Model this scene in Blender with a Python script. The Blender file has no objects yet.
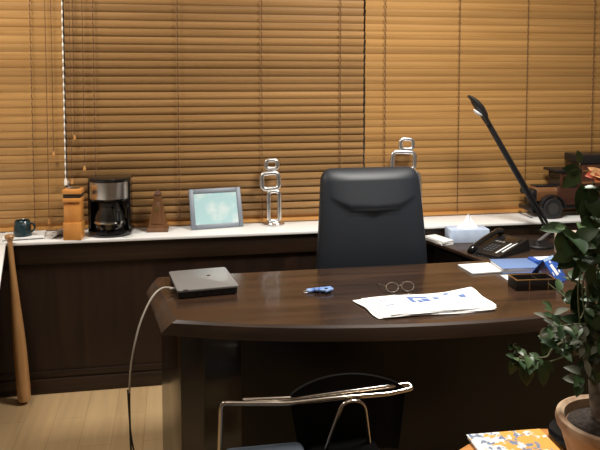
import bpy, bmesh, math, random
from mathutils import Vector, Matrix
random.seed(7)
S = bpy.context.scene
COL = S.collection
R = math.radians

# ------------------------------------------------------------------ camera
cam = bpy.data.objects.new('camera', bpy.data.cameras.new('camera'))
COL.objects.link(cam)
cam.location = (0, -3.6437, 1.62)
cam.rotation_mode = 'XYZ'
cam.rotation_euler = (R(90 - 3.65), 0, R(-10.4))
cam.data.sensor_width = 36
cam.data.lens = 36 * 700 / 600
cam.data.shift_y = -(225 - 120.6) / 600
cam.data.clip_start = .05
S.camera = cam
# ------------------------------------------------------------------ world, lights, exposure
w = bpy.data.worlds.new('world'); S.world = w; w.use_nodes = True
w.node_tree.nodes['Background'].inputs[0].default_value = (.8, .7, .55, 1)
w.node_tree.nodes['Background'].inputs[1].default_value = .04
def area(name, loc, sx, sy, e, col=(1, .955, .89)):
    l = bpy.data.lights.new(name, 'AREA'); l.shape = 'RECTANGLE'; l.size = sx; l.size_y = sy
    l.energy = e; l.color = col
    o = bpy.data.objects.new(name, l); COL.objects.link(o); o.location = loc
    return o
area('ceiling_lamp', (-1.0, -.62, 2.66), .4, .4, 22)
area('ceiling_lamp', (1.30, -1.12, 2.66), .55, .55, 60)
area('ceiling_lamp', (.40, -2.6, 2.66), .5, .5, 4)
S.view_settings.view_transform = 'Standard'
S.view_settings.look = 'None'
S.view_settings.gamma = 1
S.view_settings.use_curve_mapping = False
S.view_settings.exposure = 0.35

# ------------------------------------------------------------------ mesh helper
class MB:
    def __init__(s): s.bm = bmesh.new()
    def _merge(s, b, M=None):
        if M is not None: bmesh.ops.transform(b, matrix=M, verts=b.verts)
        m = bpy.data.meshes.new('tmp'); b.to_mesh(m); b.free()
        s.bm.from_mesh(m); bpy.data.meshes.remove(m); return s
    def box(s, c, d, bev=0, M=None, rot=None, seg=2):
        b = bmesh.new(); bmesh.ops.create_cube(b, size=1)
        bmesh.ops.scale(b, vec=d, verts=b.verts)
        if bev: bmesh.ops.bevel(b, geom=list(b.edges), offset=bev, segments=seg, affect='EDGES', profile=.5)
        T = Matrix.Translation(c)
        if rot is not None: T = T @ rot
        return s._merge(b, T if M is None else M @ T)
    def span(s, x0, x1, y0, y1, z0, z1, bev=0):
        return s.box(((x0+x1)/2, (y0+y1)/2, (z0+z1)/2), (x1-x0, y1-y0, z1-z0), bev)
    def loft(s, loops, cap=True, closed=True, M=None):
        b = bmesh.new(); rows = [[b.verts.new(p) for p in L] for L in loops]; n = len(rows[0])
        for a, c in zip(rows, rows[1:]):
            for i in range(n if closed else n-1):
                b.faces.new((a[i], a[(i+1) % n], c[(i+1) % n], c[i]))
        if cap and closed:
            b.faces.new(rows[0][::-1]); b.faces.new(rows[-1])
        bmesh.ops.recalc_face_normals(b, faces=b.faces)
        return s._merge(b, M)
    def prism(s, poly, z0, z1, bev=0, M=None):
        b = bmesh.new()
        f = b.faces.new([b.verts.new((x, y, z0)) for x, y in poly])
        r = bmesh.ops.extrude_face_region(b, geom=[f])
        bmesh.ops.translate(b, vec=(0, 0, z1-z0), verts=[v for v in r['geom'] if isinstance(v, bmesh.types.BMVert)])
        bmesh.ops.recalc_face_normals(b, faces=b.faces)
        if bev: bmesh.ops.bevel(b, geom=list(b.edges), offset=bev, segments=2, affect='EDGES', profile=.5)
        return s._merge(b, M)
    def lathe(s, prof, n=32, c=(0, 0, 0), M=None):
        loops = [[(r*math.cos(2*math.pi*i/n), r*math.sin(2*math.pi*i/n), z) for i in range(n)] for r, z in prof]
        T = Matrix.Translation(c)
        return s.loft(loops, True, True, T if M is None else M @ T)
    def tube(s, pts, r, n=10, closed=False):
        pts = [Vector(p) for p in pts]; m = len(pts)
        rr = r if isinstance(r, (list, tuple)) else [r]*m
        tang = []
        for i in range(m):
            if closed: t = pts[(i+1) % m]-pts[i-1]
            else: t = pts[min(i+1, m-1)]-pts[max(i-1, 0)]
            tang.append(t.normalized())
        u = tang[0].orthogonal().normalized(); loops = []
        for i in range(m):
            t = tang[i]; u = (u-t*u.dot(t)).normalized(); v = t.cross(u)
            loops.append([pts[i]+rr[i]*(math.cos(2*math.pi*k/n)*u+math.sin(2*math.pi*k/n)*v) for k in range(n)])
        if closed: loops.append(loops[0])
        return s.loft(loops, not closed)
    def grid(s, f, nu, nv, th=0):
        b = bmesh.new(); V = [[b.verts.new(f(i/nu, j/nv)) for j in range(nv+1)] for i in range(nu+1)]
        for i in range(nu):
            for j in range(nv): b.faces.new((V[i][j], V[i+1][j], V[i+1][j+1], V[i][j+1]))
        bmesh.ops.recalc_face_normals(b, faces=b.faces)
        if th: bmesh.ops.solidify(b, geom=list(b.faces), thickness=th)
        return s._merge(b)
    def build(s, name, mat, parent=None, smooth=True, angle=38):
        me = bpy.data.meshes.new(name); s.bm.to_mesh(me); s.bm.free()
        me.materials.append(mat)
        if smooth:
            for p in me.polygons: p.use_smooth = True
            me.set_sharp_from_angle(angle=R(angle))
        o = bpy.data.objects.new(name, me); COL.objects.link(o)
        if parent is not None: o.parent = parent
        return o

def thing(name, label, cat, loc=(0, 0, 0), rz=0, group=None):
    o = bpy.data.objects.new(name, None); COL.objects.link(o); o.empty_display_size = .05
    o.location = loc; o.rotation_euler = (0, 0, rz)
    return tag(o, label, cat, group)
def tag(o, label, cat, group=None):
    o['label'] = label; o['category'] = cat
    if group: o['group'] = group
    return o
def struct(o): o['kind'] = 'structure'; return o
def plabel(o, l): o['label'] = l; return o
def smoothpath(pts, n=8, closed=False):
    P = [Vector(p) for p in pts]; out = []; m = len(P)
    for i in range(m if closed else m-1):
        if closed: a, b, c, d = P[i-1], P[i], P[(i+1) % m], P[(i+2) % m]
        else: a, b, c, d = P[max(i-1, 0)], P[i], P[i+1], P[min(i+2, m-1)]
        for k in range(n):
            t = k/n
            out.append(.5*((2*b)+(c-a)*t+(2*a-5*b+4*c-d)*t*t+(3*b-a-3*c+d)*t**3))
    if not closed: out.append(P[-1])
    return out
def fillet(pts, r, n=6):
    P = [Vector(p) for p in pts]; out = [P[0]]
    for a, b, c in zip(P, P[1:], P[2:]):
        d1 = (a-b); d2 = (c-b); q = min(r, d1.length*.48, d2.length*.48)
        p1 = b+d1.normalized()*q; p2 = b+d2.normalized()*q
        for k in range(n+1):
            t = k/n; out.append((1-t)**2*p1+2*t*(1-t)*b+t*t*p2)
    out.append(P[-1]); return out
def rrect(w, h, r, n=5):
    out = []
    for cx, cy, a0 in ((w/2-r, h/2-r, 0), (-w/2+r, h/2-r, 90), (-w/2+r, -h/2+r, 180), (w/2-r, -h/2+r, 270)):
        for k in range(n+1):
            a = R(a0+90*k/n); out.append((cx+r*math.cos(a), cy+r*math.sin(a)))
    return out

# ------------------------------------------------------------------ materials
def mat(name, col, rough=.5, metal=0, coat=0, spec=.5, **kw):
    m = bpy.data.materials.new(name); m.use_nodes = True
    b = m.node_tree.nodes['Principled BSDF']
    b.inputs['Base Color'].default_value = (*col, 1)
    b.inputs['Roughness'].default_value = rough; b.inputs['Metallic'].default_value = metal
    b.inputs['Coat Weight'].default_value = coat; b.inputs['Coat Roughness'].default_value = .08
    b.inputs['Specular IOR Level'].default_value = spec
    for k, v in kw.items(): b.inputs[k.replace('_', ' ')].default_value = v
    return m
def nd(m, t, **kw):
    n = m.node_tree.nodes.new(t)
    for k, v in kw.items(): setattr(n, k, v)
    return n
def link(m, a, b): m.node_tree.links.new(a, b)
def wood(name, c1, c2, rough=.4, coat=0, scale=(2, 30, 30), island=0, spec=.5, grain=1.0, bump=0):
    """grain runs along the axis with the smallest scale"""
    m = mat(name, c1, rough, 0, coat, spec); b = m.node_tree.nodes['Principled BSDF']
    tc = nd(m, 'ShaderNodeTexCoord'); mp = nd(m, 'ShaderNodeMapping'); mp.inputs['Scale'].default_value = scale
    link(m, tc.outputs['Object'], mp.inputs['Vector'])
    n1 = nd(m, 'ShaderNodeTexNoise'); n1.inputs['Scale'].default_value = 1.0; n1.inputs['Detail'].default_value = 6
    n1.inputs['Distortion'].default_value = .6
    vec = mp.outputs['Vector']
    if island:
        g = nd(m, 'ShaderNodeNewGeometry')
        ad = nd(m, 'ShaderNodeVectorMath', operation='ADD'); sc = nd(m, 'ShaderNodeMath', operation='MULTIPLY'); sc.inputs[1].default_value = 57
        link(m, g.outputs['Random Per Island'], sc.inputs[0]); link(m, sc.outputs[0], ad.inputs[1]); link(m, vec, ad.inputs[0]); vec = ad.outputs[0]
    link(m, vec, n1.inputs['Vector'])
    cr = nd(m, 'ShaderNodeValToRGB')
    cr.color_ramp.elements[0].position = .5-.22/grain; cr.color_ramp.elements[1].position = .5+.22/grain
    cr.color_ramp.elements[0].color = (*c1, 1); cr.color_ramp.elements[1].color = (*c2, 1)
    link(m, n1.outputs['Fac'], cr.inputs['Fac'])
    out = cr.outputs['Color']
    if island:
        hs = nd(m, 'ShaderNodeHueSaturation'); mr = nd(m, 'ShaderNodeMapRange')
        mr.inputs['To Min'].default_value = 1-island; mr.inputs['To Max'].default_value = 1+island
        link(m, g.outputs['Random Per Island'], mr.inputs['Value']); link(m, mr.outputs[0], hs.inputs['Value'])
        link(m, out, hs.inputs['Color']); out = hs.outputs['Color']
    link(m, out, b.inputs['Base Color'])
    if bump:
        bp = nd(m, 'ShaderNodeBump'); bp.inputs['Strength'].default_value = bump; bp.inputs['Distance'].default_value = .002
        link(m, n1.outputs['Fac'], bp.inputs['Height']); link(m, bp.outputs[0], b.inputs['Normal'])
    return m
def mottled(name, c1, c2, rough=.5, scale=20, metal=0, coat=0, pos=(.4, .6)):
    m = mat(name, c1, rough, metal, coat); b = m.node_tree.nodes['Principled BSDF']
    tc = nd(m, 'ShaderNodeTexCoord'); n1 = nd(m, 'ShaderNodeTexNoise'); n1.inputs['Scale'].default_value = scale; n1.inputs['Detail'].default_value = 4
    link(m, tc.outputs['Object'], n1.inputs['Vector']); cr = nd(m, 'ShaderNodeValToRGB')
    cr.color_ramp.elements[0].position, cr.color_ramp.elements[1].position = pos
    cr.color_ramp.elements[0].color = (*c1, 1); cr.color_ramp.elements[1].color = (*c2, 1)
    link(m, n1.outputs['Fac'], cr.inputs['Fac']); link(m, cr.outputs['Color'], b.inputs['Base Color'])
    return m
M_plaster = mat('plaster', (.24, .21, .18), .9)
M_ceil = mat('ceiling_white', (.75, .72, .67), .9)
def floor_mat():
    m = mat('light_floorboards', (.6, .4, .2), .35); b = m.node_tree.nodes['Principled BSDF']
    tc = nd(m, 'ShaderNodeTexCoord'); mp = nd(m, 'ShaderNodeMapping'); mp.inputs['Rotation'].default_value = (0, 0, R(90))
    link(m, tc.outputs['Object'], mp.inputs['Vector'])
    br = nd(m, 'ShaderNodeTexBrick'); br.inputs['Scale'].default_value = 1; br.inputs['Brick Width'].default_value = .55; br.inputs['Row Height'].default_value = .14
    br.inputs['Mortar Size'].default_value = .0014; br.inputs['Mortar Smooth'].default_value = .3
    br.inputs['Color1'].default_value = (.66, .46, .24, 1); br.inputs['Color2'].default_value = (.60, .40, .20, 1); br.inputs['Mortar'].default_value = (.42, .26, .12, 1)
    link(m, mp.outputs[0], br.inputs['Vector'])
    mp2 = nd(m, 'ShaderNodeMapping'); mp2.inputs['Scale'].default_value = (30, 2, 1); link(m, tc.outputs['Object'], mp2.inputs['Vector'])
    n = nd(m, 'ShaderNodeTexNoise'); n.inputs['Scale'].default_value = 1; n.inputs['Detail'].default_value = 5; link(m, mp2.outputs[0], n.inputs['Vector'])
    mx = nd(m, 'ShaderNodeMix', data_type='RGBA', blend_type='MULTIPLY'); mx.inputs[0].default_value = .35
    link(m, br.outputs['Color'], mx.inputs[6]); link(m, n.outputs['Fac'], mx.inputs[7]); link(m, mx.outputs[2], b.inputs['Base Color'])
    return m
M_floor = floor_mat()
M_blind = wood('blind_honey_wood', (.35, .180, .052), (.49, .272, .092), .5, 0, (1.2, 60, 60), island=.16)
M_blind_brown = wood('blind_brown_wood', (.285, .150, .050), (.42, .235, .088), .5, 0, (1.2, 60, 60), island=.18)
M_blind_rail = wood('blind_rail_wood', (.42, .19, .05), (.56, .28, .08), .42, 0, (1.2, 60, 60))
M_cord = mat('tan_cord', (.12, .055, .02), .8)
M_whitecord = mat('white_cord', (.85, .80, .70), .7)
M_panel = wood('dark_wall_veneer', (.012, .0065, .0045), (.030, .015, .009), .45, .05, (14, 14, 1.1), spec=.3)
M_panel_h = wood('dark_wall_rail', (.014, .008, .005), (.035, .018, .010), .4, .05, (1.2, 14, 26), spec=.35)
M_sill = mat('white_sill_laminate', (.82, .82, .80), .4)
M_frame_white = mat('white_window_paint', (.8, .78, .72), .5)
M_glass = mat('window_glass', (1, 1, 1), .02, Transmission_Weight=1.0)
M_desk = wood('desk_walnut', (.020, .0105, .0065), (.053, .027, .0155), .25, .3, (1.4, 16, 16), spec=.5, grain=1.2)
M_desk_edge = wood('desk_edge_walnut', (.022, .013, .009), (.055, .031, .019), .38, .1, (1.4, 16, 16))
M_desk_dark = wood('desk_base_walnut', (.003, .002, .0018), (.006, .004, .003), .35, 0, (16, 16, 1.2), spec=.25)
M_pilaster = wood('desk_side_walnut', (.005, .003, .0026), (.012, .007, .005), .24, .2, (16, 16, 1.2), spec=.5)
M_leather = mat('black_leather', (.011, .0145, .020), .52, spec=.5)
M_black = mat('black_plastic', (.010, .010, .011), .35)
M_blackgloss = mat('glossy_black', (.006, .006, .007), .12, coat=.3)
M_blackmatte = mat('matt_black', (.003, .003, .003), .9, spec=.02)
M_chrome = mat('chrome', (.50, .45, .39), .16, 1)
M_steel = mat('brushed_steel', (.62, .60, .57), .25, 1, Anisotropic=.6)
M_alu = mottled('cast_aluminium', (.78, .78, .78), (.92, .92, .92), .3, 40, 1)
M_silver = mat('silver_plastic', (.29, .29, .285), .38, .45)

# ------------------------------------------------------------------ room shell
XL, XR, YB, YF, ZC = -1.35, 3.2, .40, -4.6, 2.7
struct(MB().span(XL-.1, XR+.1, YF-.1, YB+.1, -.06, 0).build('floor', M_floor, smooth=False))
struct(MB().span(XL-.1, XR+.1, YF-.1, YB+.1, ZC, ZC+.06).build('ceiling', M_ceil, smooth=False))
struct(MB().span(XL-.1, XL, YF, YB, 0, ZC).build('wall_left', M_plaster, smooth=False))
struct(MB().span(XR, XR+.1, YF, YB, 0, ZC).build('wall_right', M_plaster, smooth=False))
struct(MB().span(XL, XR, YF-.1, YF, 0, ZC).build('wall_rear', M_plaster, smooth=False))
# back wall: dark panelled apron below the sill, plaster above and between the windows
struct(MB().span(XL, XR, .03, YB, 0, .775).build('wall_back', M_panel, smooth=False))
wb = MB(); wb.span(XL, XR, .33, YB, 2.36, ZC)
for x0, x1 in ((XL, -1.30), (-.60, -.50), (1.02, 1.12), (2.95, XR)): wb.span(x0, x1, .33, YB, .79, 2.36)
struct(wb.build('wall_back_upper', M_plaster, smooth=False))
struct(MB().span(XL, XR, .012, .03, .672, .775, .003).build('trim_1', M_panel_h))
struct(MB().span(XL, XR, .018, .03, .075, .112, .004).build('trim_2', M_panel_h))
struct(MB().span(XL, XR, .005, .03, 0, .075, .004).build('baseboard_back', M_panel_h))
struct(MB().span(XL, XR, -.005, .33, .775, .790, .003).build('trim_3', M_sill))
struct(MB().prism([(XL, -.005), (-.818, -.005), (-.640, -.95), (XL, -.95)], .775, .790, .003).build('trim_4', M_sill))
struct(MB().prism([(XL, -.01), (-.98, -.01), (-.90, -.93), (XL, -.93)], 0, .775).build('wall_left_apron', M_panel, smooth=False))
for i, (x0, x1) in enumerate(((-1.30, -.60), (-.50, 1.02), (1.12, 2.95))):
    f = MB()
    f.span(x0, x1, .335, .38, .79, .84, .004).span(x0, x1, .335, .38, 2.31, 2.36, .004)
    f.span(x0, x0+.05, .335, .38, .84, 2.31, .004).span(x1-.05, x1, .335, .38, .84, 2.31, .004)
    fo = struct(f.build('window_%d' % (i+1), M_frame_white))
    MB().span(x0+.05, x1-.05, .355, .361, .84, 2.31).build('pane', M_glass, fo)

# ------------------------------------------------------------------ wooden venetian blinds
YBL = .268
def slat(mb, W, z, tilt, crown):
    n = 6; top = []; bot = []
    for i in range(n+1):
        q = -1+2*i/n; top.append((q*.0253, crown*(1-q*q))); bot.append((q*.0253, crown*(1-q*q)-.0028))
    sec = top+bot[::-1]; M = Matrix.Translation((random.uniform(-.0015, .0015), 0, z)) @ Matrix.Rotation(tilt, 4, 'X')
    mb.loft([[M @ Vector((sx*W/2, -p[0], p[1])) for p in sec] for sx in (-1, 1)])
def blind(label, x0, x1, tilt, ladders, cords, crown=.003, m=None, yoff=0):
    t = thing('venetian_blind', label, 'blind', ((x0+x1)/2, YBL+yoff, .79), 0)
    xc = (x0+x1)/2; W = x1-x0
    MB().box((0, 0, 1.55), (W, .06, .05), .004).build('headrail', M_blind_rail, t)
    sl = MB(); z = .045; k = 0
    while z < 1.52:
        a = R(tilt+random.uniform(-2.5, 2.5))
        slat(sl, W, z, a, crown)
        z += .0420 + (.0012 if z > .8 else 0); k += 1
    sl.build('slats', m or M_blind, t)
    MB().box((0, 0, .013), (W, .05, .018), .004).build('bottom_rail', M_blind_rail, t)
    for x in ladders:
        c = MB()
        for y in (-.0275, .0275): c.tube([(x-xc, y, .02), (x-xc, y, 1.53)],   .0016, 5)
        zz = .045
        while zz < 1.52:
            s = math.sin(R(tilt))*.027; q = math.cos(R(tilt))*.027
            c.tube([(x-xc-.0035, -.0275, zz+.012), (x-xc+.0035, -.0285, zz-.014)], .0024, 5)
            zz += .0420 + (.0012 if zz > .8 else 0)
        c.build('ladder_cord', M_cord, t)
    for x, zb, white in cords:
        p = MB().tube(smoothpath([(x-xc, -.033, 1.53), (x-xc+.003, -.037, 1.0), (x-xc, -.036, zb-.79+.03)], 6), .0020 if not white else .003, 6).build('pull_cord', M_whitecord if white else M_cord, t)
        MB().lathe([(.003, 0), (.0085, .004), (.0075, .018), (.003, .03)], 12, (x-xc, -.036, zb-.79)).build('tassel', M_whitecord if white else M_blind_rail, p)
    return t
blind('honey wood venetian blind at far left, over the dark green mug', -1.30, -.566, 103, (-1.18, -.724), ((-.650, .83, 0), (-.620, 1.19, 0)))
blind('middle wood venetian blind, browner than its neighbours, behind the coffee maker and silver picture frame', -.556, 1.088, 114, (-.406, .036, .497, .948), ((-.528, 1.04, 0), (-.511, 1.276, 0), (-.463, 1.11, 0)), .0055, M_blind_brown)
blind('honey wood venetian blind at right, behind the desk lamp and toy truck', 1.100, 2.97, 106, (1.213, 1.665, 2.096, 2.530), ())
wc = MB().tube([(-.561, .230, 2.33), (-.561, .230, 1.07)], .0015, 6)
zz = 1.09
while zz < 2.32:
    wc.tube([(-.561, .229, zz), (-.561, .228, zz+.005), (-.561, .228, zz+.021), (-.561, .229, zz+.026)], [.001, .0042, .0042, .001], 8); zz += .0425
wcord = tag(wc.build('white_pull_cord', M_whitecord), 'white beaded pull cord hanging in the gap beside the left blind, above the orange box', 'cord')
wtas = MB().lathe([(.003, 0), (.0095, .004), (.0085, .030), (.003, .040)], 12, (-.561, .230, 1.035)).build('tassel', M_whitecord, wcord)

# ------------------------------------------------------------------ executive desk
DX = 1.07
desk = thing('executive_desk', 'large dark walnut desk with bowed front and laptop on it', 'desk', (DX, -.9, 0))
def sym(l): return l + [(2*DX-x, y) for x, y in l[::-1]]
front = [(.003, -1.160), (.13, -1.208), (.261, -1.250), (.40, -1.285), (.534, -1.312), (.68, -1.334), (.80, -1.347), (.93, -1.356), (1.04, -1.359)]
outer = sym([(-.072, -.585), (-.114, -.66), (-.045, -1.150)] + [(x, y-.012) for x, y in front[1:]])
inner = sym([(-.066, -.60), (-.078, -.655)] + [(x+.006*(i == 0), y+.009) for i, (x, y) in enumerate(front)])
mid = sym([(-.071, -.59), (-.090, -.657)] + [(x-.012*(i == 0), y) for i, (x, y) in enumerate(front)])
def L(poly, z): return [(x-DX, y+.9, z) for x, y in poly]
MB().loft([L(outer, .698), L(outer, .704), L(mid, .7415), L(inner, .7498)], True).build('edge_moulding', M_desk_edge, desk, angle=25)
MB().loft([L(inner, .735), L(inner, .750)], True).build('desktop', M_desk, desk, smooth=False)
for sgn in (0, 1):
    pg = [(-.055, -.64), (.022, -1.09), (.105, -1.115), (.33, -1.10), (.33, -.64)]
    if sgn: pg = [(2*DX-x, y) for x, y in pg]
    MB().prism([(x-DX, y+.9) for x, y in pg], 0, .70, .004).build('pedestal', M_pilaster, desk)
mp_ = sym([(.105, -1.075), (.33, -1.125), (.55, -1.155), (.80, -1.170), (1.04, -1.174)])
mp2 = sym([(.105, -1.055), (.33, -1.105), (.55, -1.135), (.80, -1.150), (1.04, -1.154)])
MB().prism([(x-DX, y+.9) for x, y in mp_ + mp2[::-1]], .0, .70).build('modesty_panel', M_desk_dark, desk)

# side credenza joining the desk to the sill
cred = thing('credenza', 'low dark wood return cabinet between the desk and sill holding telephone', 'cabinet', (1.98, -.29, 0))
MB().prism([(-.605, .275), (-.47, -.285), (.75, -.285), (.75, .275)], .70, .72, .003).build('worktop', M_desk_edge, cred)
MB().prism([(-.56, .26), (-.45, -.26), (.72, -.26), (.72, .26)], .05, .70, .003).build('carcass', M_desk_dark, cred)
dirv = Vector((.11, -.52, 0)).normalized()
for k in range(2):
    c = Vector((-.563, .25, .38)) + dirv*(.13+.27*k)
    d = MB().box(c, (.018, .255, .60), .003, rot=Matrix.Rotation(math.atan2(dirv.y, dirv.x)+R(90), 4, 'Z')).build('door', M_desk_dark, cred)
    hh = c + dirv*(.10 if k == 0 else -.10) + Vector((-.018, -.004, .18))
    MB().lathe([(.004, 0), (.004, .012), (.010, .016), (.010, .022), (.002, .026)], 14, (0, 0, 0), Matrix.Translation(hh) @ Matrix.Rotation(R(-90), 4, 'Y')).build('knob', M_steel, d)

# ------------------------------------------------------------------ executive chair
ch = thing('office_chair', 'high-backed black leather office chair behind the desk', 'chair', (.945, -.40, 0), R(1))
def back_loops():
    loops = []; n = 96; nz = 170
    for j in range(nz+1):
        t = j/nz; z = .50+t*.675
        hw = .278 - .036*max(0, (z-.70)/.475)
        top = max(0, (z-1.11)/.065)
        if z > 1.11: hw -= .045*(1-math.sqrt(max(0, 1-min(1, top)**2)))
        th = .045*math.sqrt(max(.02, 1-max(0, (z-1.13)/.047)**2))
        yb = .10*(t-.5)*.55 - .02*math.sin(t*3.14)
        L = []
        for i in range(n):
            a = 2*math.pi*i/n; c, s_ = math.cos(a), math.sin(a)
            x = hw*math.copysign(abs(c)**.28, c); y = th*math.copysign(abs(s_)**.6, s_)
            if s_ < 0:
                xx = x/hw
                y -= .018*(1-xx*xx)*min(1, (1.175-z)/.05)
                zc = .985+.045*(abs(x)/.175)**2
                if abs(x) < .215:
                    e = max(0, 1-(abs(x)/.215)**2)**.8
                    up_ = (1.172-z)/(1.172-zc) if z > zc else 0
                    bul = .020*min(1, max(0, up_))**1.5*e
                    if z < zc: bul = .020*e*max(0, 1-(zc-z)/.030)
                    y -= bul
                    y += .004*e*math.exp(-((z-zc+.014)/.009)**2)
            L.append((x, y+yb, z))
        loops.append(L)
    return loops
MB().loft(back_loops()).build('backrest', M_leather, ch, angle=60)
sq = []
for zz, k in ((.40, .90), (.415, .98), (.45, 1), (.485, .98), (.50, .9)):
    sq.append([(.27*k*math.copysign(abs(math.cos(a))**.4, math.cos(a)), -.05-.001+.25*k*math.copysign(abs(math.sin(a))**.4, math.sin(a)), zz) for a in [2*math.pi*i/40 for i in range(40)]])
MB().loft([[(x, y-.14, z) for x, y, z in L_] for L_ in sq]).build('seat', M_leather, ch)
for sx in (-1, 1):
    MB().tube(fillet([(sx*.27, .02, .46), (sx*.31, .02, .50), (sx*.31, .0, .64), (sx*.31, -.30, .66)], .05), .016, 8).build('armrest', M_black, ch)
MB().lathe([(.03, .10), (.03, .40)], 16, (0, -.16, 0)).build('gas_column', M_black, ch)
bs = MB()
for k in range(5):
    a = R(72*k+18); bs.tube([(0, -.16, .11), (.30*math.cos(a), -.16+.30*math.sin(a), .075)], [.028, .018], 8)
bs.build('star_base', M_black, ch)
for k in range(5):
    a = R(72*k+18); MB().lathe([(.012, -.022), (.030, -.020), (.030, .020), (.012, .022)], 16, (0, 0, 0), Matrix.Translation((.30*math.cos(a), -.16+.30*math.sin(a), .03)) @ Matrix.Rotation(a, 4, 'Z') @ Matrix.Rotation(R(90), 4, 'X')).build('caster', M_black, ch)

# ------------------------------------------------------------------ chrome visitor armchair (front left)
M_seatcloth = mat('slate_blue_cloth', (.050, .065, .085), .85)
M_shell = mat('black_shell', (.003, .003, .003), .5, spec=.12)
vc = thing('armchair', 'low black armchair with chrome tube frame in front of the desk', 'chair', (.42, -1.70, 0))
def V3(x, y, z): return (x-.42, y+1.70, z)
yy = -1.50
pts = fillet([V3(.122, yy, .011), V3(.142, yy, .597), V3(.20, yy, .590), V3(.345, yy, .577), V3(.542, yy, .581), V3(.69, yy, .580), V3(.772, yy+.004, .590), V3(.765, yy+.022, .598), V3(.66, yy+.020, .594), V3(.393, yy+.016, .584), V3(.211, yy+.012, .594)], .02)
MB().tube(pts, .0075, 10).build('arm_tube', M_chrome, vc)
MB().tube(fillet([V3(.36, yy-.05, .011), V3(.465, yy-.05, .439), V3(.522, yy-.05, .592), V3(.592, yy-.05, .588), V3(.611, yy-.05, .44), V3(.625, yy-.05, .011)], .06, 8), .0068, 10).build('leg_loop', M_chrome, vc)
MB().tube(fillet([V3(.18, -1.93, .011), V3(.18, -1.93, .385), V3(.56, -1.93, .385), V3(.56, -1.93, .011)], .05), .0075, 10).build('leg_loop', M_chrome, vc)
for x_ in (.20, .54): MB().tube([V3(x_, -1.93, .385), V3(x_, -1.52, .388)], .0075, 8).build('seat_rail', M_chrome, vc)
plan = smoothpath([(.362, -1.478), (.46, -1.470), (.60, -1.466), (.70, -1.470), (.735, -1.478), (.750, -1.488)], 8)
def shell_h(i, n):
    x = plan[i][0]; q = min(1, max(0, (x-.362)/.386))
    return .592+.055*max(0, math.sin(math.pi*q**.9))**.75
sh = []; n_ = len(plan); cen = Vector((.55, -2.3))
for k in range(2): pass
ro, ri, bo, bi = [], [], [], []
for i, p in enumerate(plan):
    v = Vector((p[0], p[1])); inn = v + (cen-v).normalized()*.012
    h = shell_h(i, n_)
    ro.append(V3(v.x, v.y, h)); ri.append(V3(inn.x, inn.y, h)); bx_ = .55+(v.x-.55)*.84; bo.append(V3(bx_, v.y-.02, .40)); bi.append(V3(bx_, inn.y-.02, .40))
MB().loft([bo, ro, ri, bi, bo], cap=False, closed=False).build('backrest', M_shell, vc)
MB().box(V3(.275, -1.73, .420), (.255, .48, .06), .02, seg=3).build('seat', M_seatcloth, vc)
MB().prism([(.400-.42, .39), (.62-.42, .39), (.64-.42, .44), (.60-.42, .452), (.42-.42, .440)], -.20, .19, .01, Matrix(((1, 0, 0, 0), (0, 0, 1, 0), (0, 1, 0, 0), (0, 0, 0, 1)))).build('shaded_seat_side', M_blackmatte, vc)  # right part of the seat, its shade put into the matt black colour
# ------------------------------------------------------------------ baseball bat
M_bat = wood('ash_bat', (.34, .17, .06), (.46, .25, .10), .35, .3, (25, 25, 2))
bat = thing('baseball_bat', 'worn wooden baseball bat leaning on the left sill corner', 'bat', (-.733, -.085, .028))
d_ = Vector((-.797, -.022, .835)) - Vector((-.733, -.085, .028)); q_ = d_.to_track_quat('Z', 'Y').to_matrix().to_4x4()
MB().lathe([(.012, -.016), (.026, -.012), (.031, 0), (.033, .06), (.0325, .22), (.030, .32), (.025, .42), (.019, .54), (.0145, .66), (.0130, .765), (.0135, .785)], 24, (0, 0, 0), q_).build('barrel', M_bat, bat)
MB().lathe([(.0135, .783), (.021, .795), (.024, .803), (.021, .812), (.010, .816)], 24, (0, 0, 0), q_).build('knob', M_bat, bat)
M_mark = mat('burnt_mark', (.06, .025, .01), .5)
mk = MB()
for zz, w_ in ((.250, .9), (.268, 1.2), (.286, .8)):
    mk.grid(lambda u, v, zz=zz, w_=w_: q_ @ Vector((.0335*math.cos(R(-110)+(u-.5)*w_), .0335*math.sin(R(-110)+(u-.5)*w_), zz+.007*v)), 8, 1)
mk.build('maker_stamp', M_mark, bat)

# ------------------------------------------------------------------ things on the window sill
ZS = .790
# mug
M_mug = mottled('teal_glaze', (.008, .022, .026), (.016, .040, .045), .25, 30, 0, .4)
# sheets & magazines lying on the sill
M_paper = mat('white_paper', (.82, .82, .80), .7)
M_gloss = mottled('glossy_grey_cover', (.75, .74, .72), (.22, .20, .19), .3, 18)
def sheet(name, label, cat, c, w_, h_, rz, th, m, curl=0, group=None):
    o = MB().grid(lambda u, v: ((u-.5)*w_, (v-.5)*h_, th + curl*max(0, u-.55)**2*4), 12, 4, -th).build(name, m)
    o.location = c; o.rotation_euler = (0, 0, rz); return tag(o, label, cat, group)
sheet('booklet', 'flat white booklet under the dark green mug', 'booklet', (-.755, .125, ZS+.0005), .20, .16, R(6), .006, M_paper)
sheet('magazine', 'grey glossy magazine with a lifted corner left of the orange wooden box', 'magazine', (-.590, .135, ZS+.0005), .10, .17, R(-24), .006, M_gloss, .05)
mug = thing('mug', 'small dark green mug standing on a booklet at the sill left end', 'mug', (-.760, .105, ZS+.0068), R(-10))
MB().lathe([(.040, 0), (.045, .004), (.0455, .02), (.037, .083), (.035, .085), (.0335, .083), (.038, .03), (.034, .01), (.001, .008)], 28).build('body', M_mug, mug)
MB().tube(smoothpath([(.037, 0, .070), (.058, 0, .064), (.061, 0, .040), (.042, 0, .022)], 6), .005, 8).build('handle', M_mug, mug)

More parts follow.
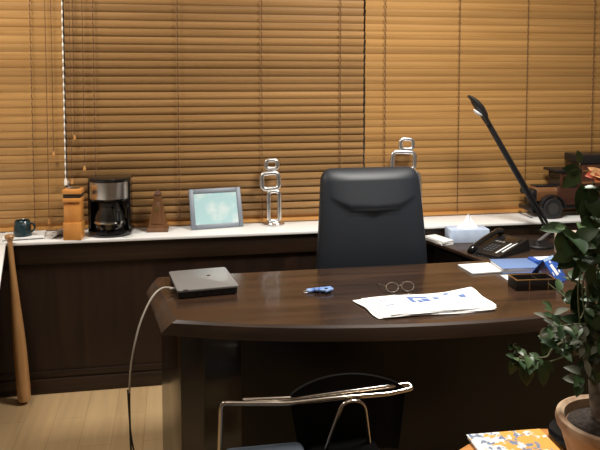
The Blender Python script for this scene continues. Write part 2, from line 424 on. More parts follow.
# orange wooden box
M_orange = wood('orange_pine', (.58, .225, .048), (.76, .34, .08), .38, .2, (14, 14, 3))
M_band = mat('dark_band', (.025, .014, .010), .5)
bx = thing('wooden_box', 'tall narrow orange wooden box with dark band beside the coffee maker', 'box', (-.497, .037, ZS), R(-7)); bx.scale = (.88, .93, .985)
MB().box((0, 0, .046), (.102, .085, .092), .004).build('drawer', M_orange, bx)
MB().box((0, .008, .145), (.094, .066, .105), .003).build('body', M_orange, bx)
MB().prism([(-.047, .094), (.047, .094), (.047, .20), (0.0, .187), (-.047, .20)], .026, .034, .0015, Matrix(((1, 0, 0, 0), (0, 0, -1, 0), (0, 1, 0, 0), (0, 0, 0, 1)))).build('front_plate', M_orange, bx)
MB().box((0, 0, .207), (.104, .086, .022), .004).build('cornice', M_orange, bx)
MB().box((0, 0, .228), (.096, .078, .020), .002).build('band', M_band, bx)
MB().box((0, 0, .250), (.106, .088, .024), .004).build('lid', M_orange, bx)
MB().box((.005, 0, .266), (.062, .04, .008), .003).build('metal_plate', M_steel, bx)
MB().lathe([(.006, .268), (.006, .290), (.010, .294), (.004, .300)], 12, (-.025, 0, 0)).build('knob', M_steel, bx)

# coffee maker
cm = thing('coffee_maker', 'black coffee maker with a steel band and glass jug on the sill', 'coffee maker', (-.324, .115, ZS), R(-4)); cm.scale = (1.07, 1.02, 1)
def dshape(w_, d_, n=16, front=.5):
    """D plan: flat back, rounded front"""
    out = [(w_/2, d_/2), (-w_/2, d_/2)]
    for k in range(n+1):
        a = math.pi+math.pi*k/n; out.append((w_/2*math.cos(a), -d_*.05+(d_*.45)*math.sin(a)))
    return out
MB().prism(dshape(.208, .19), 0, .028, .004).build('base', M_blackgloss, cm)
MB().lathe([(.066, .028), (.068, .031), (.060, .033)], 32, (0, -.012, 0)).build('hotplate', M_steel, cm)
MB().box((0, .072, .15), (.196, .05, .25), .008).build('water_tank', M_blackgloss, cm)
MB().prism(dshape(.190, .174), .186, .286, .004).build('filter_housing', M_blackgloss, cm)
MB().prism(dshape(.204, .185), .284, .302, .006).build('lid', M_blackgloss, cm)
st = []
for z_ in (.196, .283):
    st.append([((.0962)*math.cos(math.pi+math.pi*k/24), -.0086+.0800*math.sin(math.pi+math.pi*k/24), z_) for k in range(2, 23)])
MB().loft(st, cap=False, closed=False).build('steel_band', M_steel, cm)
for sx in (-1, 1): MB().box((sx*.093, .0, .155), (.016, .06, .26), .006).build('side_post', M_blackgloss, cm)
M_jug = mat('coffee_glass', (.02, .018, .016), .03, coat=.5, Transmission_Weight=.25)
cj = MB().lathe([(.05, .034), (.066, .040), (.073, .072), (.070, .105), (.052, .145), (.048, .160)], 36, (0, -.02, 0)).build('jug', M_jug, cm)
MB().lathe([(.052, .158), (.054, .166), (.050, .180), (.02, .186)], 32, (0, -.02, 0)).build('jug_lid', M_black, cj)
MB().lathe([(.0745, .068), (.0750, .074), (.0738, .080)], 36, (0, -.02, 0)).build('jug_band', M_steel, cj)
MB().tube(fillet([(.030, -.072, .160), (.055, -.115, .158), (.060, -.120, .075), (.045, -.085, .060)], .02), .009, 8).build('jug_handle', M_blackgloss, cj)
sw = MB().box((.072, -.064, .016), (.020, .006, .010), .002, rot=Matrix.Rotation(R(45), 4, 'Z')).build('switch', M_silver, cm)

# metronome
M_mahog = wood('red_brown_mahogany', (.10, .042, .016), (.18, .078, .030), .35, .3, (18, 18, 3))
M_capwood = wood('matt_brown', (.07, .025, .01), (.12, .045, .018), .7, 0, (18, 18, 3))
me_ = thing('metronome', 'brown wooden pyramid metronome with diamond badge on the sill', 'metronome', (-.079, .16, ZS), R(-4))
def sqr(w_, d_, z): return [(-w_/2, -d_/2, z), (w_/2, -d_/2, z), (w_/2, d_/2, z), (-w_/2, d_/2, z)]
MB().loft([sqr(.112, .105, 0), sqr(.112, .105, .014), sqr(.104, .096, .022)]).build('plinth', M_mahog, me_, smooth=False)
MB().loft([sqr(.098, .092, .022), sqr(.034, .036, .192)]).build('body', M_mahog, me_, smooth=False)
MB().loft([sqr(.040, .040, .192), sqr(.040, .040, .198), sqr(.012, .014, .218)]).build('cap', M_capwood, me_, smooth=False)
sl_ = math.atan2(.056/2, .17)
MB().prism([(-.030, -.055), (.030, -.055), (.010, .062), (-.010, .062)], 0, .003, .0008, Matrix.Translation((0, -.0345, .098)) @ Matrix.Rotation(R(90)-sl_, 4, 'X')).build('front_panel', M_mahog, me_)
M_brass = mat('brass', (.72, .50, .22), .3, 1)
MB().prism([(0, -.02), (.013, 0), (0, .02), (-.013, 0)], 0, .003, 0, Matrix.Translation((0, -.0333, .122)) @ Matrix.Rotation(R(90)-sl_, 4, 'X')).build('badge', M_brass, me_, smooth=False)

# silver picture frame
pf = thing('picture_frame', 'silver picture frame with pale aqua picture propped on the sill', 'picture frame', (.240, .150, ZS), R(9))
tilt = Matrix.Rotation(R(-20), 4, 'X')
fr = MB(); W_, H_, b_ = .290, .222, .025
fr.box((-W_/2+b_/2, 0, H_/2), (b_, .014, H_), .003, tilt).box((W_/2-b_/2, 0, H_/2), (b_, .014, H_), .003, tilt)
fr.box((0, 0, b_/2), (W_-2*b_, .014, b_), .003, tilt).box((0, 0, H_-b_/2), (W_-2*b_, .014, b_), .003, tilt)
fr.build('frame', mat('frame_silver', (.19, .215, .25), .5, .2), pf)
M_pic = mottled('pale_aqua_print', (.42, .64, .66), (.76, .81, .81), .15, 9, 0, .5, (.42, .66))
MB().box((0, .001, H_/2), (W_-2*b_+.004, .006, H_-2*b_+.004), 0, tilt).build('picture', M_pic, pf, smooth=False)
MB().prism([(-.03, 0), (.03, 0), (.02, .15), (-.02, .15)], -.002, .002, 0, Matrix.Translation((0, .086, .002)) @ Matrix.Rotation(R(90+3), 4, 'X')).build('easel_back', M_black, pf, smooth=False)

# cast sculptures
def ring(mb, cx, cz, w_, h_, r, th, y=0, rot=0):
    pts = [(cx+x*math.cos(rot)-z*math.sin(rot), y, cz+x*math.sin(rot)+z*math.cos(rot)) for x, z in rrect(w_-2*th, h_-2*th, r, 6)]
    mb.tube(pts, th, 10, closed=True); return mb
def sculpture(label, loc, rz, rings, base):
    t = thing('ring_sculpture', label, 'sculpture', loc, rz, 'stacked ring sculptures on the sill')
    MB().lathe([(base, 0), (base, .010), (base*.9, .015), (.012, .018), (.010, .026)], 28).build('base', M_alu, t)
    for (cx, cz, w_, h_, r, th, ro) in rings: ring(MB(), cx, cz, w_, h_, r, th, 0, ro).build('ring', M_alu, t)
    return t
sculpture('shorter silver sculpture of three stacked rings beside picture frame', (.552, .175, ZS), R(-3),
          ((.002, .108, .082, .190, .018, .0115, 0), (-.018, .249, .120, .114, .022, .0135, R(3)), (-.010, .341, .086, .070, .016, .012, 0)), .062)
sculpture('taller silver ring sculpture partly hidden behind black office chair', (1.353, .175, ZS), R(-3),
          ((.004, .152, .118, .275, .032, .0115, R(3)), (-.048, .346, .158, .125, .024, .0135, R(-3)), (-.030, .440, .098, .082, .018, .0125, R(-3))), .065)

# toy truck
M_tw = wood('toy_truck_oak', (.12, .05, .018), (.22, .095, .034), .4, .2, (4, 20, 20))
M_tr = wood('toy_truck_redwood', (.045, .015, .009), (.085, .030, .015), .38, .2, (4, 20, 20))
M_tire = mat('black_rubber', (.012, .012, .012), .7)
tk = thing('toy_truck', 'large wooden model vintage truck standing on the sill at right', 'toy truck', (2.070, .137, ZS), R(0)); tk.scale = (1, .80, 1)
MB().box((.28, 0, .060), (.56, .12, .022), .004).build('chassis', M_black, tk)
MB().box((.012, 0, .11), (.022, .115, .115), .006).build('radiator', M_black, tk)
MB().box((-.022, 0, .055), (.014, .19, .025), .004).build('bumper', M_black, tk)
MB().prism([(-.055, .0), (.055, .0), (.055, .055), (.035, .082), (-.035, .082), (-.055, .055)], .02, .155, .003, Matrix.Translation((0, 0, .100)) @ Matrix(((0, 0, 1, 0), (1, 0, 0, 0), (0, 1, 0, 0), (0, 0, 0, 1)))).build('hood', M_tw, tk)
MB().box((.09, 0, .1845), (.14, .085, .007), .003).build('hood_top', M_black, tk)
cab = MB().span(.155, .285, -.085, .085, .075, .185, .005).span(.268, .285, -.085, .085, .185, .26, .003)
for sy in (-1, 1): cab.span(.160, .285, sy*.081-.004, sy*.081+.004, .243, .268, .002).span(.158, .172, sy*.081-.005, sy*.081+.005, .185, .268, .002)
cab.build('cab', M_tr, tk)
MB().span(.128, .30, -.10, .10, .268, .284, .005).build('cab_roof', M_black, tk)
MB().box((.163, 0, .223), (.004, .15, .07), 0).build('windscreen', mat('smoky_glass', (.02, .02, .02), .08), tk, smooth=False)
MB().span(.205, .262, -.0875, -.084, .178, .236, .001).build('side_window', M_blackgloss, tk)
MB().span(.285, .57, -.105, .105, .078, .318, .006).build('cargo_box', M_tr, tk)
MB().span(.272, .58, -.115, .115, .318, .368, .006).build('cargo_roof', M_black, tk)
rl = MB()
for z_ in (.13, .20, .27): rl.span(.285, .57, -.109, -.104, z_, z_+.012, .001)
rl.build('side_rail', M_tw, tk)
for wx in (.10, .46):
    for sy in (-1, 1):
        T = Matrix.Translation((wx, sy*.105, .063)) @ Matrix.Rotation(R(90), 4, 'X')
        wh = MB().lathe([(.030, -.014), (.056, -.016), (.063, -.008), (.063, .008), (.056, .016), (.030, .014)], 28, (0, 0, 0), T).build('wheel', M_tire, tk)
        MB().lathe([(.032, -.0165), (.034, 0), (.032, .0165)], 20, (0, 0, 0), T).build('hub', mat('hub_grey', (.045, .042, .038), .5), wh)
        fp = [(wx+.079*math.cos(R(a)), .063+.079*math.sin(R(a))) for a in range(-5, 186, 15)] + [(wx+.068*math.cos(R(a)), .063+.068*math.sin(R(a))) for a in range(185, -6, -15)]
        MB().prism(fp, -.024, .024, .001, Matrix.Translation((0, sy*.100, 0)) @ Matrix(((1, 0, 0, 0), (0, 0, 1, 0), (0, 1, 0, 0), (0, 0, 0, 1)))).build('fender', M_black, tk)
for sy in (-1, 1):
    MB().lathe([(.008, -.012), (.020, -.006), (.022, .008), (.018, .012)], 18, (0, 0, 0), Matrix.Translation((-.010, sy*.075, .150)) @ Matrix.Rotation(R(-90), 4, 'Y')).build('headlamp', M_black, tk)

# ------------------------------------------------------------------ things on the credenza
ZT = .72
M_tissue_box = mottled('pale_blue_card', (.45, .55, .72), (.52, .62, .78), .6, 14)
M_tissue = mat('white_tissue', (.88, .88, .88), .9)
tb = thing('tissue_box', 'pale blue tissue box with white tissue poking out on the credenza', 'tissue box', (1.582, -.085, ZT), R(-6))
MB().box((0, 0, .036), (.215, .115, .072), .003).build('carton', M_tissue_box, tb)
ov = MB().prism([(.055*math.cos(2*math.pi*k/24), .028*math.sin(2*math.pi*k/24)) for k in range(24)], .0715, .0728, 0)
ov.build('opening', M_tissue, tb)
def tis(u, v):
    a = u*2*math.pi; r = (1-v)*(.050+.012*math.sin(3*a+1))+.004
    return (r*math.cos(a)+.01*v, .6*r*math.sin(a), .072+.062*v*(1+.18*math.sin(2*a+.5))-.006*math.sin(5*a)*v)
MB().grid(tis, 40, 8).build('tissue', M_tissue, tb)
st_ = MB()
for k in range(4): st_.box((random.uniform(-.004, .004), random.uniform(-.004, .004), .003+.006*k), (.15, .20, .005), .0005, rot=Matrix.Rotation(R(random.uniform(-6, 6)), 4, 'Z'))
o = st_.build('paper_stack', M_paper); o.location = (1.418, -.09, ZT); o.rotation_euler = (0, 0, R(14)); o.scale = (.5, .8, 1)
tag(o, 'small stack of white papers at the credenza edge left of tissue box', 'papers')

ph = thing('telephone', 'black office telephone with handset on the credenza beside lamp', 'telephone', (1.640, -.345, ZT), R(30)); ph.scale = (.98, .88, .64)
# local x: towards the top of the phone, y: towards the handset side
MB().loft([[(-.14, -.105, 0), (.15, -.105, 0), (.15, .105, 0), (-.14, .105, 0)], [(-.14, -.105, .022), (.13, -.105, .10), (.13, .105, .10), (-.14, .105, .022)]]).build('body', M_black, ph, smooth=False)
sl2 = math.atan2(.078, .27)
TP = Matrix.Translation((-.005, 0, .061)) @ Matrix.Rotation(-sl2, 4, 'Y')
MB().box((.078, -.035, .0015), (.075, .105, .006), .002, TP).build('display_panel', M_blackgloss, ph)
bt = MB()
for i in range(4):
    for j in range(3): bt.box((-.09+.024*i, -.012-.022*j+.035, .002), (.016, .015, .006), .0015, TP)
bt.build('keypad', mat('key_grey', (.06, .065, .07), .4), ph)
M_strip = mat('label_strip', (.75, .78, .80), .5)
for j in range(2): MB().box((-.01, -.062-.024*j, .002), (.19-.05*j, .010, .003), .0005, TP).build('label_strip', M_strip, ph)
lg = MB()
for i in range(3): lg.lathe([(.010, .0), (.010, .004), (.004, .005)], 12, (.035, .03-.022*i, .001), TP)
lg.build('soft_keys', M_silver, ph)
MB().tube(smoothpath([(-.135, .075, .020), (-.12, .075, .052), (-.02, .075, .098), (.09, .075, .128), (.125, .075, .112)], 8), [.021]*3+[.024]*6+[.017]*15+[.024]*6+[.021]*3, 12).build('handset', M_blackgloss, ph)
MB().tube([Vector((-.14+.0-.03*math.sin(k*.05), .06-.0025*k+.006*math.sin(k*1.3), .012+.006*math.cos(k*1.3))) for k in range(60)], .002, 6).build('coiled_cord', M_black, ph)

lp = thing('desk_lamp', 'black slim adjustable desk lamp leaning left from the credenza', 'lamp', (1.98, -.33, ZT))
def LP(x, y, z): return (x-1.98, y+.33, z-ZT)
EL = (2.062, -.115, .755); HD = (1.690, -.10, 1.362)
MB().lathe([(.085, 0), (.085, .010), (.078, .016), (.02, .018), (.016, .030)], 32, LP(1.90, -.27, ZT)).build('base', M_black, lp)
MB().tube([LP(1.90, -.27, .742), LP(*EL)], .009, 8).build('lower_arm', M_silver, lp)
MB().lathe([(.016, -.016), (.020, 0), (.016, .016)], 18, (0, 0, 0), Matrix.Translation(LP(*EL)) @ Matrix.Rotation(R(90), 4, 'X')).build('elbow', M_black, lp)
dv = (Vector(HD)-Vector(EL)); pn = Vector((dv.z, 0, -dv.x)).normalized()*.0085
for s_ in (-1, 1):
    MB().tube([LP(*(Vector(EL)+pn*s_*1.2)), LP(*(Vector(HD)+pn*s_*.8))], .0088, 8).build('upper_arm', M_black, lp)
hp = [(1.690, 1.362, .018), (1.672, 1.388, .020), (1.662, 1.412, .026), (1.640, 1.445, .030), (1.612, 1.478, .026), (1.592, 1.500, .015), (1.572, 1.512, .010)]
loops = []
for i, (x, z, r) in enumerate(hp):
    a = Vector(hp[max(0, i-1)][:2]); b = Vector(hp[min(len(hp)-1, i+1)][:2]); t = (b-a).normalized(); nn = Vector((-t.y, t.x))
    loops.append([LP(x+nn.x*r*.75*math.cos(2*math.pi*k/16), -.10+r*1.3*math.sin(2*math.pi*k/16), z+nn.y*r*.75*math.cos(2*math.pi*k/16)) for k in range(16)])
MB().loft(loops).build('lamp_head', M_black, lp)
MB().lathe([(.004, .024), (.014, .020), (.020, .006), (.018, 0)], 18, (0, 0, 0), Matrix.Translation(LP(1.620, -.118, 1.425)) @ Matrix.Rotation(R(215), 4, 'Y') @ Matrix.Diagonal((1, .9, .55, 1)) @ Matrix.Diagonal((1.6, 1, 1, 1))).build('lens', mat('frosted_lens', (.8, .82, .82), .3), lp)

# cream carton behind the plant
cb = thing('carton', 'cream printed carton on the credenza, half hidden behind the plant', 'carton', (2.04, -.475, ZT), R(-6))
MB().box((0, 0, .056), (.26, .12, .112), .003).build('box', mottled('cream_print', (.66, .58, .48), (.55, .47, .38), .6, 12), cb)
M_salmon = mat('salmon_print', (.62, .24, .12), .6)
MB().span(.02, .10, -.0612, -.060, .02, .06).span(-.03, .005, -.0612, -.060, .055, .085).build('printed_patch', M_salmon, cb, smooth=False)

# ------------------------------------------------------------------ things on the desk
ZD = .7502
lpt = thing('laptop', 'closed silver and black laptop at the left end of the desk', 'laptop', (.118, -.771, ZD), R(7))
base = rrect(.245, .285, .012, 4)
MB().prism([(x*.97, y*.97) for x, y in base], .003, .026, .003).build('chassis', M_black, lpt)
MB().prism(base, .0265, .036, .0028).build('lid', M_silver, lpt)
MB().lathe([(.009, .036), (.009, .0367), (.001, .0368)], 18, (.03, .03, 0)).build('badge', M_chrome, lpt)
MB().box((-.09, -.142, .0365), (.016, .006, .0012), 0).build('hinge_mark', M_black, lpt)
for x in (-.1, .1):
    for y in (-.12, .12): MB().lathe([(.008, 0), (.008, .003)], 10, (x, y, 0)).build('foot', M_tire, lpt)
for x in (-.05, -.02, .01, .05): MB().box((x, -.1385, .015), (.016, .002, .007), 0).build('port', M_blackgloss, lpt)
M_cable_white = mat('cable_white', (.40, .36, .30), .5)
pth = smoothpath([(.006, -.835, .7675), (-.045, -.845, .775), (-.088, -.89, .748), (-.132, -.93, .66), (-.160, -.95, .54), (-.170, -.96, .44), (-.172, -.955, .30), (-.168, -.94, .12), (-.155, -.92, .006), (-.10, -.88, .005), (-.06, -.90, .005)], 8)
cbl = thing('power_cable', 'thin cable hanging from the laptop to the floor', 'cable', (-.168, -.94, 0))
off = Vector((.168, .94, 0))
MB().tube([p+off for p in pth[:43]], .0038, 8).build('white_lead', M_cable_white, cbl)
MB().tube([p+off for p in pth[42:]], .0038, 8).build('black_lead', M_black, cbl)
MB().tube([p+off for p in smoothpath([(-.178, -.956, .42), (-.170, -.95, .25), (-.150, -.93, .10), (-.135, -.92, .005), (-.05, -.95, .005)], 8)], .0035, 6).build('black_lead', M_black, cbl)
MB().tube([Vector((.010, -.835, .7675))+off, Vector((-.016, -.837, .7685))+off], .0055, 8).build('plug', M_cable_white, cbl)

M_bluep = mottled('pale_blue_plastic', (.06, .14, .42), (.30, .45, .75), .35, 60)
kt = thing('key_bunch', 'small bunch of blue plastic key tags on the desk centre', 'keys', (.578, -.925, ZD), R(0)); kt.scale = (1.12, 1.5, 1.3)
for k, (x, y, a, l_) in enumerate(((-.022, .004, 10, .046), (.006, -.008, -14, .050), (.028, .010, 6, .046), (.030, -.010, 30, .038))):
    MB().box((x, y, .005+.004*(k % 2)), (l_, .020, .008), .003, rot=Matrix.Rotation(R(a), 4, 'Z')).build('key_tag', M_bluep, kt)
MB().tube([(-.05+.009*math.cos(2*math.pi*k/16), .009*math.sin(2*math.pi*k/16), .002) for k in range(16)], .0014, 6, closed=True).build('key_ring', M_steel, kt)

# newspaper
NX, NY, NR = .965, -1.165, R(3.5)
np_ = thing('newspaper', 'white newspaper pile lying near the desk front edge', 'newspaper', (NX, NY, ZD), NR)
M_news = mat('newsprint', (.86, .86, .85), .8)
def nh(u, v, lift): return lift + .004*math.sin(u*5+v*2)*u + .010*max(0, u-.75)*4*abs(v-.35) + .004*math.sin(v*3.1)
def npos(u, v, k):
    sk = -.012*(1-u)*(v-.5)
    x = (u-.5)*(.432+.008*k) + sk*2 - .012*k + .004*math.sin(9*v+k); y = (v-.5)*(.205+.004*k) + .004*math.sin(8*u+2*k) + .006*k*(.5-u)
    return x, y
def npage(k, lift): return lambda u, v: (*npos(u, v, k), nh(u, v, lift))
for k in range(4):
    MB().grid(npage(k, .0035+.0034*(3-k)), 30, 12, .0022).build('page', M_news, np_)
M_ink = mat('blue_ink', (.10, .17, .38), .7); M_ink2 = mat('grey_ink', (.32, .36, .46), .7)
def patch(u0, u1, v0, v1, m):
    f = npage(0, .0035+.0034*3+.0010)
    MB().grid(lambda u, v: f(u0+(u1-u0)*u, v0+(v1-v0)*v), 6, 3, .0003).build('print', m, np_)
for a in ((.32, .36, .46, .82), (.36, .50, .70, .80), (.43, .50, .48, .66), (.38, .42, .44, .58), (.55, .60, .60, .72), (.80, .86, .56, .72), (.68, .735, .82, .92)): patch(*a, M_ink)
for a in ((.18, .188, .25, .85), (.06, .14, .40, .47), (.05, .15, .70, .75), (.62, .72, .45, .48), (.22, .30, .55, .58), (.20, .30, .30, .33), (.52, .62, .58, .61), (.86, .95, .25, .29), (.70, .78, .30, .33), (.36, .40, .22, .25), (.10, .16, .68, .71), (.53, .58, .70, .74)): patch(*a, M_ink2)

# spectacles
gl = thing('eyeglasses', 'thin wire-framed eyeglasses lying behind the newspaper', 'glasses', (.897, -.99, ZD), R(2))
M_wire = mat('bronze_wire', (.75, .70, .60), .35, 1)
for sx in (-1, 1):
    T = Matrix.Translation((sx*.033, 0, .022)) @ Matrix.Rotation(R(62), 4, 'X')
    rim = [T @ Vector((.026*math.cos(2*math.pi*k/24), .019*math.sin(2*math.pi*k/24), 0)) for k in range(24)]
    rm = MB().tube(rim, .0017, 6, closed=True).build('rim', M_wire, gl)
    MB().lathe([(.0255, -.0006), (.0255, .0006)], 24, (0, 0, 0), T @ Matrix.Diagonal((1, .73, 1, 1))).build('lens', mat('clear_lens', (.98, .98, .98), .02, Transmission_Weight=1.0), rm)
    MB().tube(smoothpath([(sx*.060, .004, .028), (sx*.063, .05, .020), (sx*.058, .10, .009), (sx*.052, .125, .002)], 6), .0012, 6).build('temple', M_wire, gl)
MB().tube(smoothpath([(-.008, -.001, .026), (0, -.004, .031), (.008, -.001, .026)], 5), .0011, 6).build('bridge', M_wire, gl)

# notepads and book
o = MB().box((0, 0, .004), (.155, .145, .008), .001).build('notepad', M_paper); o.location = (1.362, -.735, ZD); o.rotation_euler = (0, 0, R(3))
tag(o, 'white notepad lying at the back of the desk left of the blue book', 'notepad')
bk = thing('book', 'blue covered book lying flat on the desk back edge', 'book', (1.520, -.752, ZD), R(-4))
M_bcover = mat('dusty_blue_cover', (.13, .21, .40), .5)
MB().box((0, 0, .0125), (.172, .150, .019), .001).build('pages', M_paper, bk)
MB().box((0, 0, .0235), (.180, .158, .003), .001).build('cover', M_bcover, bk)
MB().box((0, 0, .0016), (.180, .158, .003), .001).build('back_cover', M_bcover, bk)
o = MB().box((0, 0, .003), (.11, .07, .006), .001).build('notepad', M_paper); o.location = (1.452, -.892, ZD); o.rotation_euler = (0, 0, R(-3))
tag(o, 'thin white pad in front of the blue book, behind the black card tray', 'notepad')

# card tray
M_tray = mat('black_leatherette', (.012, .010, .009), .4)
tr = thing('desk_tray', 'black desk tray with brass-edged rim near the blue card', 'tray', (1.452, -1.026, ZD), R(-4))
t_ = MB(); t_.box((0, 0, .003), (.17, .085, .006), .001)
t_.box((0, -.040, .022), (.17, .006, .040), .001).box((0, .040, .022), (.17, .006, .040), .001)
t_.box((-.082, 0, .022), (.006, .085, .040), .001).box((.082, 0, .022), (.006, .085, .040), .001).box((.015, 0, .022), (.004, .08, .036), .001)
t_.build('tray_box', M_tray, tr)
rm = MB()
rm.box((0, -.040, .0435), (.172, .007, .004), .001).box((0, .040, .0435), (.172, .007, .004), .001).box((-.082, 0, .0435), (.007, .074, .004), .001).box((.082, 0, .0435), (.007, .074, .004), .001)
rm.build('brass_rim', M_brass, tr)
for x in (-.03, .05): MB().box((x, -.0432, .022), (.004, .002, .038), 0).build('divider_strip', M_brass, tr)

# blue folded card
M_blue = mat('royal_blue_card', (.03, .10, .42), .4); M_lblue = mat('light_blue_print', (.35, .50, .75), .5)
tc_ = thing('tent_card', 'blue folded standing card with white figure next to the tray', 'card', (1.582, -.922, ZD), R(-55.5))
def leaf_panel(sgn): return Matrix.Translation((sgn*.034, 0, .0448)) @ Matrix.Rotation(R(-sgn*37), 4, 'Y')
for sgn, nm in ((1, 'right'), (-1, 'left')):
    pnl = MB().box((0, 0, 0), (.0025, .095, .110), .0004, leaf_panel(sgn)).build('panel', M_blue, tc_)
    if sgn == 1:
        k = MB()
        X = .0016
        k.box((X, -.010, .002), (.0008, .024, .050), 0, leaf_panel(1), rot=Matrix.Rotation(R(8), 4, 'X'))
        k.box((X, -.006, .038), (.0008, .012, .010), 0, leaf_panel(1)).box((X, .024, -.004), (.0008, .010, .028), 0, leaf_panel(1), rot=Matrix.Rotation(R(-25), 4, 'X')).box((X, -.036, -.012), (.0008, .006, .016), 0, leaf_panel(1))
        k.build('white_print', M_paper, pnl, smooth=False)
        MB().box((X, 0, .053), (.0008, .094, .014), 0, leaf_panel(1)).build('light_band', M_lblue, pnl, smooth=False)
o = thing('leaflet_box', 'small blue and white box behind the blue folded card', 'box', (1.672, -.735, ZD), R(-2))
MB().box((0, 0, .018), (.125, .07, .036), .002).build('carton', M_blue, o)
MB().box((.01, 0, .0365), (.10, .05, .001), 0).build('white_label', M_paper, o, smooth=False)

# ------------------------------------------------------------------ round side table, front right
ZR = .52
M_rt = wood('orange_table_wood', (.50, .21, .06), (.66, .31, .09), .3, .3, (4, 30, 30))
rt = thing('round_table', 'round orange wooden side table carrying magazine and potted plant', 'table', (1.06, -2.09, 0))
MB().lathe([(.39, ZR-.03), (.405, ZR-.024), (.41, ZR-.010), (.405, ZR-.002), (.39, ZR)], 72).build('tabletop', M_rt, rt)
MB().lathe([(.05, .03), (.035, .10), (.030, .30), (.05, ZR-.03)], 24).build('column', M_rt, rt)
MB().lathe([(.26, 0), (.26, .015), (.10, .035), (.05, .05)], 40).build('foot', M_rt, rt)
M_mag = bpy.data.materials.new('magazine_cover'); M_mag.use_nodes = True
def magmat():
    m = M_mag; b = m.node_tree.nodes['Principled BSDF']; b.inputs['Roughness'].default_value = .3
    tc = nd(m, 'ShaderNodeTexCoord'); n1 = nd(m, 'ShaderNodeTexNoise'); n1.inputs['Scale'].default_value = 48; n1.inputs['Detail'].default_value = 3
    n2 = nd(m, 'ShaderNodeTexNoise'); n2.inputs['Scale'].default_value = 34; mp = nd(m, 'ShaderNodeMapping'); mp.inputs['Location'].default_value = (3, 5, 1)
    link(m, tc.outputs['Object'], n1.inputs['Vector']); link(m, tc.outputs['Object'], mp.inputs['Vector']); link(m, mp.outputs[0], n2.inputs['Vector'])
    gx = nd(m, 'ShaderNodeSeparateXYZ'); link(m, tc.outputs['Object'], gx.inputs[0])
    mr = nd(m, 'ShaderNodeMapRange'); mr.inputs['From Min'].default_value = -.08; mr.inputs['From Max'].default_value = .05; link(m, gx.outputs['X'], mr.inputs['Value'])
    ad = nd(m, 'ShaderNodeMath', operation='ADD'); link(m, mr.outputs[0], ad.inputs[0])
    sb = nd(m, 'ShaderNodeMath', operation='SUBTRACT'); link(m, n2.outputs['Fac'], sb.inputs[0]); sb.inputs[1].default_value = .5
    ml = nd(m, 'ShaderNodeMath', operation='MULTIPLY'); link(m, sb.outputs[0], ml.inputs[0]); ml.inputs[1].default_value = 3; link(m, ml.outputs[0], ad.inputs[1])
    c1 = nd(m, 'ShaderNodeValToRGB'); c1.color_ramp.elements[0].position = .35; c1.color_ramp.elements[1].position = .6
    c1.color_ramp.elements[0].color = (.78, .80, .80, 1); c1.color_ramp.elements[1].color = (.80, .40, .09, 1); link(m, ad.outputs[0], c1.inputs['Fac'])
    c2 = nd(m, 'ShaderNodeValToRGB'); c2.color_ramp.elements[0].position = .56; c2.color_ramp.elements[1].position = .60
    c2.color_ramp.elements[0].color = (0, 0, 0, 1); c2.color_ramp.elements[1].color = (1, 1, 1, 1); link(m, n1.outputs['Fac'], c2.inputs['Fac'])
    mx = nd(m, 'ShaderNodeMix', data_type='RGBA'); link(m, c2.outputs['Color'], mx.inputs[0]); link(m, c1.outputs['Color'], mx.inputs[6]); mx.inputs[7].default_value = (.20, .25, .36, 1)
    link(m, mx.outputs[2], b.inputs['Base Color'])
magmat()
mg = thing('magazine', 'magazine with orange, white and blue cover on the round table', 'magazine', (.985, -1.80, ZR), R(-2))
MB().box((0, 0, .006), (.233, .175, .010), .001).build('pages', M_paper, mg)
MB().box((0, 0, .0118), (.238, .18, .0015), 0).build('cover', M_mag, mg, smooth=False)
dsh = tag(MB().lathe([(.07, 0), (.10, .004), (.128, .020), (.131, .022), (.128, .024), (.10, .010), (.07, .006), (.001, .006)], 48).build('dish', M_blackgloss), 'shallow black dish on the round table behind the plant pot', 'dish')
dsh.location = (1.237, -1.797, ZR)

# ------------------------------------------------------------------ potted plant
M_terra = mottled('weathered_terracotta', (.34, .20, .11), (.52, .38, .25), .65, 16)
M_soil = mottled('dark_soil', (.012, .008, .006), (.05, .035, .025), .95, 90)
M_stem = mottled('grey_brown_stem', (.16, .12, .085), (.30, .25, .20), .8, 40)
M_twig = mat('green_brown_twig', (.12, .13, .06), .7)
pp = thing('potted_plant', 'leafy green plant in terracotta pot on the round table', 'plant', (1.145, -2.014, ZR))
MB().lathe([(.080, 0), (.088, .004), (.112, .09), (.130, .150), (.140, .164), (.144, .178), (.141, .190), (.132, .194), (.121, .188), (.117, .165), (.09, .15)], 56).build('pot', M_terra, pp)
MB().lathe([(.114, .150), (.114, .166), (.06, .172), (.001, .174)], 40).build('soil', M_soil, pp)
O = Vector((1.145, -2.014, ZR))
tr_ = MB()
trunk = smoothpath([(1.165, -1.985, .670), (1.135, -1.965, .745), (1.118, -1.95, .83), (1.114, -1.95, .94), (1.10, -1.95, 1.12), (1.116, -1.95, 1.26), (1.112, -1.95, 1.335)], 8)
tr_.tube([p-O for p in trunk], [.008+.046*max(0, 1-i/15.)**1.3 if i < 16 else max(.0035, .008-.00016*(i-16)) for i in range(len(trunk))], 10)
tr_.build('trunk', M_stem, pp)
